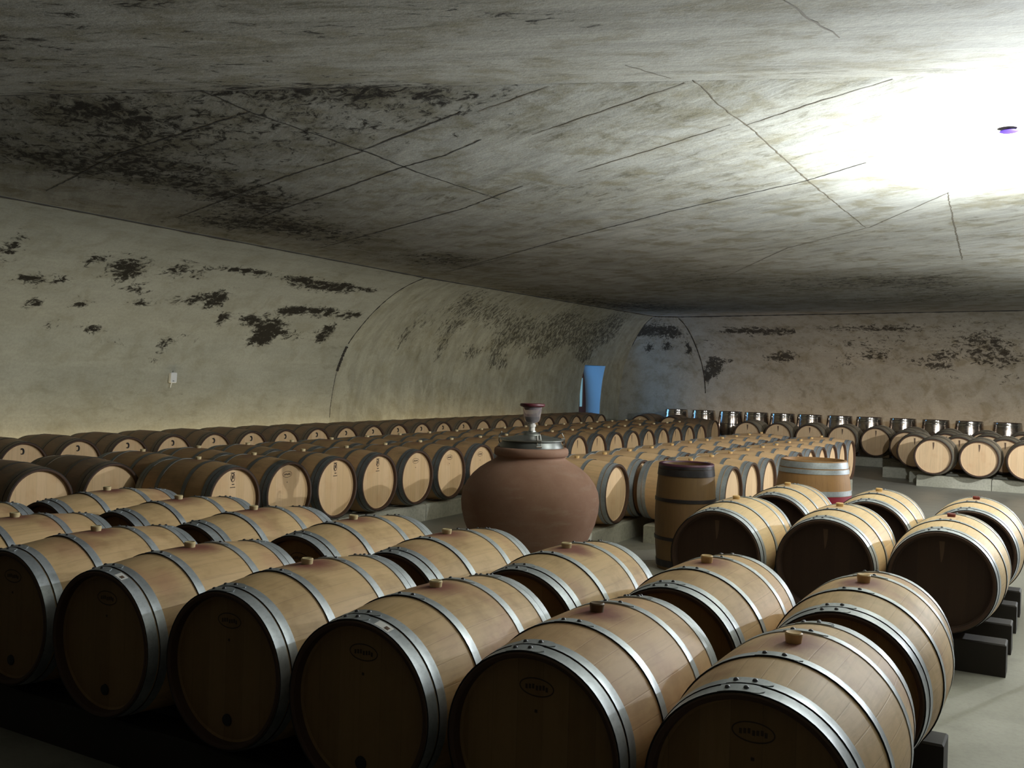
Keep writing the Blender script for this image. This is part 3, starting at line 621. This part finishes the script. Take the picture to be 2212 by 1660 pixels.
# --- middle block: two rows back to back
for k in range(11):
    y = 9.08 + .69*k
    lb = 'tan barrel with its whole pale head showing right beside the clay jar' if k == 0 else f'tan barrel in the rear row of the middle block, {ORD[k+1]} from the jar'
    barrel('mid', -4.45, y, ZB, P90 + R_(random.uniform(-.35, .35)), lb, 'rear row of the middle barrel block')
for k, y in enumerate([9.72 + .676*i for i in range(10)]):
    lb = 'tan barrel in the middle block directly behind the slim upright cask' if k == 0 else f'tan barrel with bright hoops, middle block front row, {"furthest" if k == 9 else ORD[k+1] + " from the cask"}'
    barrel('mid', -3.44, y, ZB, P90 + R_(random.uniform(-.35, .35)), lb, 'front row of the middle barrel block', 'leaf')
# --- back right block, heads towards the camera
ROWS = [(18.22, [-2.02, -1.32, -.61, .10], 'nearest'), (19.38, [-2.47, -1.73, -1.0, -.28], 'second'), (20.55, [-2.78, -2.06, -1.34, -.62], 'third')]
for y, xs, nm in ROWS:
    for i, x in enumerate(xs):
        barrel('far', x, y, ZB, R_(random.uniform(-.35, .35)), f'pale barrel in the {nm} row of the far right block, {ORD[i+1]} from the left', 'barrels of the far right block', 'smear')
for i, x in enumerate([-6.26, -5.58, -4.90, -4.22, -3.54, -2.86, -2.18, -1.5, -.82]):
    barrel('far', x, 21.78, ZB, R_(random.uniform(-.35, .35)), f'greyed barrel lying before the upright dark casks, {place(i+1, 9)}', 'barrels lying before the upright casks', 'smear')
for i, (x, y) in enumerate(((-9.15, 22.7), (-8.42, 22.65), (-7.35, 21.0))):
    barrel('dusty', x, y, ZB, R_((-4, 3, 90)[i]), ('dusty barrel lying at the end of the left wall row near the blue door', 'dusty barrel with a bluish sheen lying beside the first upright cask', 'dusty barrel top in front of the leftmost upright casks')[i], 'dusty barrels near the blue door')
for i, px in enumerate([-8.75, -8.03, -7.33, -6.69, -6.05, -5.41, -4.72, -4.06, -3.33, -2.64, -1.96, -1.21]):
    barrel('lacq', px, 23.55, .03, 0, f'glossy dark upright cask along the back wall, {place(i+1, 12)} of the line', 'upright casks along the back wall', upright=True)

# --- concrete curbs
def curb(name, a, b, label, z1=.184):
    x0, y0 = a; x1, y1 = b; g = G(); c = .015
    g.add([(x0,y0,0),(x1,y0,0),(x1,y1,0),(x0,y1,0),(x0,y0,z1-c),(x1,y0,z1-c),(x1,y1,z1-c),(x0,y1,z1-c),(x0+c,y0+c,z1),(x1-c,y0+c,z1),(x1-c,y1-c,z1),(x0+c,y1-c,z1)],
          [(0,3,2,1),(0,1,5,4),(1,2,6,5),(2,3,7,6),(3,0,4,7),(4,5,9,8),(5,6,10,9),(6,7,11,10),(7,4,8,11),(8,9,10,11)])
    return tag(obj('concrete_curb', fixn(g.mesh('concrete_curb', M['curbc'], 30))), label, 'curb', 'concrete curbs under the barrels')
ZC = .192
def curb_run(x0, x1, ys, labels):
    for (a, b), lb in zip(zip(ys, ys[1:]), labels): curb('concrete_curb', (x0, a + .004), (x1, b - .004), lb, ZC)
curb_run(-6.66, -6.46, [5.7, 7.7, 9.25, 11.6], ['pale concrete curb piece under the leftmost stamped barrel heads', 'pale concrete curb piece under the stamped heads left of its cracked joint', 'pale concrete curb piece showing just left of the clay jar'])
curb('concrete_curb', (-6.66, 11.604), (-6.46, 19.2), 'long concrete curb under the greyish barrel heads beyond the jar', ZC)
curb('concrete_curb', (-7.2, 5.7), (-7.0, 19.2), 'concrete curb under the inner ends of the left curb barrels', ZC)
curb('concrete_curb', (-7.60, 3.2), (-7.40, 19.2), 'concrete curb under the near ends of the second left row', ZC)
curb('concrete_curb', (-8.2, 3.2), (-8.0, 19.2), 'concrete curb under the far ends of the second left row', ZC)
curb('concrete_curb', (-10.2, 4.7), (-10.0, 22.1), 'concrete curb under the heads of the wall row', ZC)
curb('concrete_curb', (-10.8, 4.7), (-10.6, 22.1), 'concrete curb under the tails of the wall row', ZC)
curb('concrete_curb', (-4.25, 8.55), (-4.05, 16.5), 'concrete curb end showing on the floor right of the clay jar', ZC)
curb('concrete_curb', (-4.85, 8.55), (-4.65, 16.5), 'concrete curb under the inner ends of the middle block', ZC)
curb('concrete_curb', (-3.24, 9.45), (-3.04, 16.3), 'concrete curb under the front heads of the middle block', ZC)
curb('concrete_curb', (-3.84, 9.45), (-3.64, 16.3), 'concrete curb under the inner ends of the middle front row', ZC)
curb('concrete_curb', (-2.30, 18.0), (-1.14, 18.2), 'bright concrete curb piece below the nearest far right barrels, left of its joint', ZC)
curb('concrete_curb', (-1.13, 18.0), (.6, 18.2), 'bright concrete curb piece below the nearest far right barrels, right of its joint', ZC)
curb('concrete_curb', (-2.5, 18.6), (.6, 18.75), 'dark concrete curb behind the bright curb of the far right block', ZC)
curb('concrete_curb', (-3.05, 19.22), (.3, 19.42), 'short concrete curb stub jutting left between far right barrel rows', ZC)
curb('concrete_curb', (-3.1, 20.4), (0, 20.6), 'concrete curb below the third row of the far right block', ZC)
curb('concrete_curb', (-6.6, 21.55), (-.4, 21.75), 'long concrete curb under the greyed barrels before the upright casks', ZC)
curb('concrete_curb', (-9.6, 22.5), (-7.95, 22.8), 'low concrete block under the two barrels by the blue door', ZC)
curb('concrete_curb', (-7.6, 20.6), (-7.0, 21.4), 'concrete block under the lone dusty barrel before the casks', ZC)

# ------------------------------------------------------------------ clay jar
J0 = (-3.86, 7.02)
jar = tag(empty('clay_jar', (*J0, 0)), 'big round terracotta wine jar with a steel lid and glass airlock', 'jar')
prof = [(0, .001), (0, .27), (.02, .30), (.10, .345), (.25, .425), (.38, .49), (.50, .54), (.60, .564), (.68, .570), (.76, .558), (.83, .525), (.89, .48), (.94, .425), (.98, .365), (1.005, .318), (1.02, .292), (1.032, .282), (1.045, .285), (1.05, .297), (1.058, .305), (1.085, .308), (1.105, .303), (1.115, .29), (1.118, .27), (1.10, .245), (.9, .22)]
obj('jar_body', fixn(G().lathe(prof, 72).mesh('jar_body', M['clay'], 60)), parent=jar)
obj('lid_collar', fixn(G().lathe([(1.110, .250), (1.112, .262), (1.125, .262), (1.172, .240), (1.175, .225), (1.12, .225)], 64, closed=True).mesh('lid_collar', M['steel_d'], 35)), parent=jar)
lid = obj('lid', fixn(G().lathe([(1.170, .001), (1.170, .254), (1.174, .260), (1.182, .260), (1.186, .252), (1.196, .20), (1.212, .12), (1.218, .06), (1.219, .001)], 64).mesh('lid', M['steel'], 35)), parent=jar)
for a in (118, 205, 312, 28):
    ca, sa = math.cos(R_(a)), math.sin(R_(a)); e = Vector((ca, sa, 0)); tdir = Vector((-sa, ca, 0)); g = G()
    def pt(rad, tt, z): return e*rad + tdir*tt + Vector((0, 0, z))
    for s in (-1, 1): g.tube([pt(.262, s*.014, 1.135), pt(.272, s*.014, 1.165), pt(.268, s*.013, 1.20), pt(.255, s*.012, 1.225), pt(.25, s*.006, 1.238)], .0042, 6)
    g.tube([pt(.25, -.007, 1.238), pt(.249, 0, 1.241), pt(.25, .007, 1.238)], .0042, 6); g.tube([pt(.264, -.022, 1.137), pt(.264, .022, 1.137)], .008, 8)
    g.tube([pt(.245, -.018, 1.19), pt(.275, -.018, 1.19), pt(.275, .018, 1.19), pt(.245, .018, 1.19)], .005, 6)
    obj('clamp', fixn(g.mesh('clamp', M['chrome'], 50)), parent=lid)
obj('lid_socket', fixn(G().lathe([(1.214, .001), (1.214, .075), (1.222, .072), (1.238, .052), (1.245, .036), (1.252, .034), (1.256, .001)], 32).mesh('lid_socket', M['steel'], 40)), parent=lid)
obj('neck', fixn(G().lathe([(1.25, .001), (1.25, .026), (1.283, .025), (1.286, .031), (1.305, .032), (1.309, .024), (1.318, .022), (1.319, .001)], 28).mesh('neck', M['pot'], 40)), parent=jar)
gl = obj('airlock_glass', fixn(G().lathe([(1.316, .001), (1.316, .034), (1.325, .052), (1.345, .064), (1.38, .071), (1.43, .078), (1.452, .081), (1.452, .078), (1.43, .075), (1.38, .068), (1.345, .061), (1.327, .049), (1.319, .030), (1.319, .001)], 36).mesh('airlock_glass', M['glass'], 50)), parent=jar)
obj('wine', fixn(G().lathe([(1.320, .001), (1.320, .028), (1.328, .047), (1.346, .0595), (1.368, .0645), (1.368, .001)], 36).mesh('wine', M['wine'], 50)), parent=gl)
obj('airlock_cap', fixn(G().lathe([(1.425, .001), (1.425, .062), (1.447, .074), (1.452, .098), (1.458, .103), (1.470, .103), (1.477, .098), (1.479, .001)], 40).mesh('airlock_cap', M['rubber'], 45)), parent=jar)

# ------------------------------------------------------------------ two upright vessels beside the jar
def up_body(name, h, prof, mat, seg=56): return fixn(G().lathe(prof, seg).mesh(name, mat, 40))
ca = tag(empty('upright_cask', (-3.02, 8.42, 0)), 'slim upright wooden cask with black top hoops and purple open rim', 'cask')
hh = .945; rb, rh = .272, .240
rr = lambda z: rb - (rb - rh) * ((z - hh/2) / (hh/2))**2
ME = G().lathe([(hh - .12, .001), (hh - .12, rh - .03), (hh, rh - .026), (hh, rr(hh))] + [(z, rr(z)) for z in [hh * (1 - i/14) for i in range(1, 14)]] + [(0, rr(0)), (0, .001)], 56)
class _: pass
# staves run along local Y in the wood material, so the mesh is laid along Y and stood up by the object
def standing(me_g, name, mat, parent, zc, smooth=40):
    V = [(x, -(z - zc), y) for (x, y, z) in me_g.v]; return obj(name, fixn(mesh(name, V, me_g.f, mat, smooth)), parent=parent, loc=(0, 0, zc), rot=(-PI/2, 0, 0))
standing(ME, 'staves', M['tun'], ca, hh/2)
def band(z0, z1, rf, th, mat, parent, name='hoop'):
    zs = [z0 + (z1-z0)*i/4 for i in range(5)]
    g = G().lathe([(zs[0], rf(zs[0]) - .002)] + [(z, rf(z) + th) for z in zs] + [(zs[-1], rf(zs[-1]) - .002)], 56, closed=True)
    return obj(name, fixn(g.mesh(name, mat, 35)), parent=parent)
for z0, z1 in ((.845, .905), (.91, .945), (.615, .645), (.27, .30), (.03, .09)): band(z0, z1, rr, .006, M['black_hoop'], ca)
M['purple'] = plain('wine_stained_rim', (.075, .018, .04), .5)
obj('rim', fixn(G().lathe([(hh - .004, rh - .028), (hh + .006, rh - .024), (hh + .008, rh + .002), (hh + .002, rh + .008), (hh - .012, rh + .008)], 56).mesh('rim', M['purple'], 50)), parent=ca)

vt = tag(empty('upright_barrel', (-2.07, 9.22, 0)), 'upright oak barrel with a wine red middle band behind the bright trio', 'barrel')
Rb, Rh = .345, .292; hv = 1.0; rv = lambda z: Rb - (Rb - Rh) * ((z - hv/2) / (hv/2))**2
g = G().lathe([(hv - .04, Rh - .026), (hv, Rh - .022), (hv, rv(hv))] + [(z, rv(z)) for z in [hv * (1 - i/16) for i in range(1, 16)]] + [(0, rv(0)), (0, .001)], 56)
M['vat'] = stave_wood('oak_staves_warm', (.32, .165, .06), (.42, .225, .085), (.33, .18, .08), .3, .0, n=20)
standing(g, 'staves', M['vat'], vt, hv/2)
obj('head', fixn(G().lathe([(hv - .03, .001), (hv - .03, Rh - .03), (hv - .045, Rh - .03), (hv - .045, .001)], 56).mesh('head', M['hd_new'], 35)), parent=vt)
for z0, z1 in ((.935, .99), (.885, .925), (.69, .735), (.265, .31), (.1, .15), (.015, .075)): band(z0, z1, rv, .004, M['galv'], vt)
band(.315, .685, rv, .0015, M['red'], vt, 'painted_band')

# ------------------------------------------------------------------ small things
x, y, z = wpt(1, .53, 1.56)
sb = tag(empty('sensor_box', (x + .002, y, z - .09), (0, R_(4), 0)), 'small white sensor box with a dangling cable on the left wall', 'sensor')
g = G(); wv, hv_, dp, b = .055, .075, .045, .012
def rr_box(g, w_, h_, d, r):
    o = []; n = 5
    for cx, cz, a0 in ((w_-r, h_-r, 0), (-w_+r, h_-r, 90), (-w_+r, -h_+r, 180), (w_-r, -h_+r, 270)):
        for i in range(n+1): a = R_(a0 + 90*i/n); o.append((cx + r*math.cos(a), cz + r*math.sin(a)))
    k = len(o); V = [(0, p[0], p[1] + .09) for p in o] + [(d - .006, p[0], p[1] + .09) for p in o] + [(d, p[0]*.92, p[1]*.94 + .09) for p in o]
    F = [(i, (i+1) % k, k + (i+1) % k, k + i) for i in range(k)] + [(k+i, k + (i+1) % k, 2*k + (i+1) % k, 2*k + i) for i in range(k)] + [tuple(range(2*k, 3*k)), tuple(range(k))[::-1]]
    g.add(V, F)
rr_box(g, wv, hv_, dp, .016); obj('housing', fixn(g.mesh('housing', M['white'], 35)), parent=sb)
g = G().box((dp - .002, -.022, .040), (dp + .0015, .006, .048)); obj('display_slot', fixn(g.mesh('display_slot', M['black'], 30)), parent=sb)
obj('cable', fixn(G().tube([(.018, -.012, .02), (.012, -.014, -.005), (.008, -.018, -.03), (.004, -.016, -.055)], .0065, 8).mesh('cable', M['white'], 50)), parent=sb)
obj('top_cable', fixn(G().tube([(.014, .0, .162), (.008, .004, .19), (.004, .006, .235)], .004, 8).mesh('top_cable', M['black'], 50)), parent=sb)
cf = tag(empty('ceiling_glare_sliver', (-.385, 6.73, H), (0, 0, R_(25))), 'added thin violet fitting in the white glare on the ceiling', 'sliver')  # plate added for a violet sliver of glare, no known fixture
g = G(); g.lathe([(-.022, .001), (-.022, .045), (-.017, .056), (-.012, .05), (-.012, .001)], 32); obj('plate', fixn(g.mesh('plate', M['violet'], 40)), parent=cf)
obj('stem', fixn(G().lathe([(-.014, .012), (0, .012)], 12, cap0=True, cap1=True).mesh('stem', M['violet'], 40)), parent=cf)
# floodlight that throws the glare onto the ceiling (just right of the picture), then the added far one
for fx, fy, dz, rr_, lb in ((LX, LY, .04, .14, 'upturned floodlight on a slim floor stand beside the bright barrels'), (L2X, L2Y, .08, .10, 'added unseen floodlight, upturned on a slim floor stand far along the aisle')):
  fl = tag(empty('floodlight', (fx, fy, 0)), lb, 'lamp')
  obj('base', fixn(G().lathe([(0, .001), (0, .16), (.012, .16), (.02, .15), (.026, .03), (.03, .001)], 32).mesh('base', M['black'], 40)), parent=fl)
  obj('pole', fixn(G().lathe([(.02, .016), (LZ - .16, .016)], 16, cap0=True, cap1=True).mesh('pole', M['black'], 40)), parent=fl)
  obj('lamp_head', fixn(G().lathe([(LZ - .17, .001), (LZ - .17, .03), (LZ - .13, .09), (LZ - dz, rr_), (LZ - dz + .006, rr_ + .001), (LZ - dz + .003, rr_ - .004), (LZ - .12, .07), (LZ - .145, .001)], 32).mesh('lamp_head', M['black'], 40)), parent=fl)
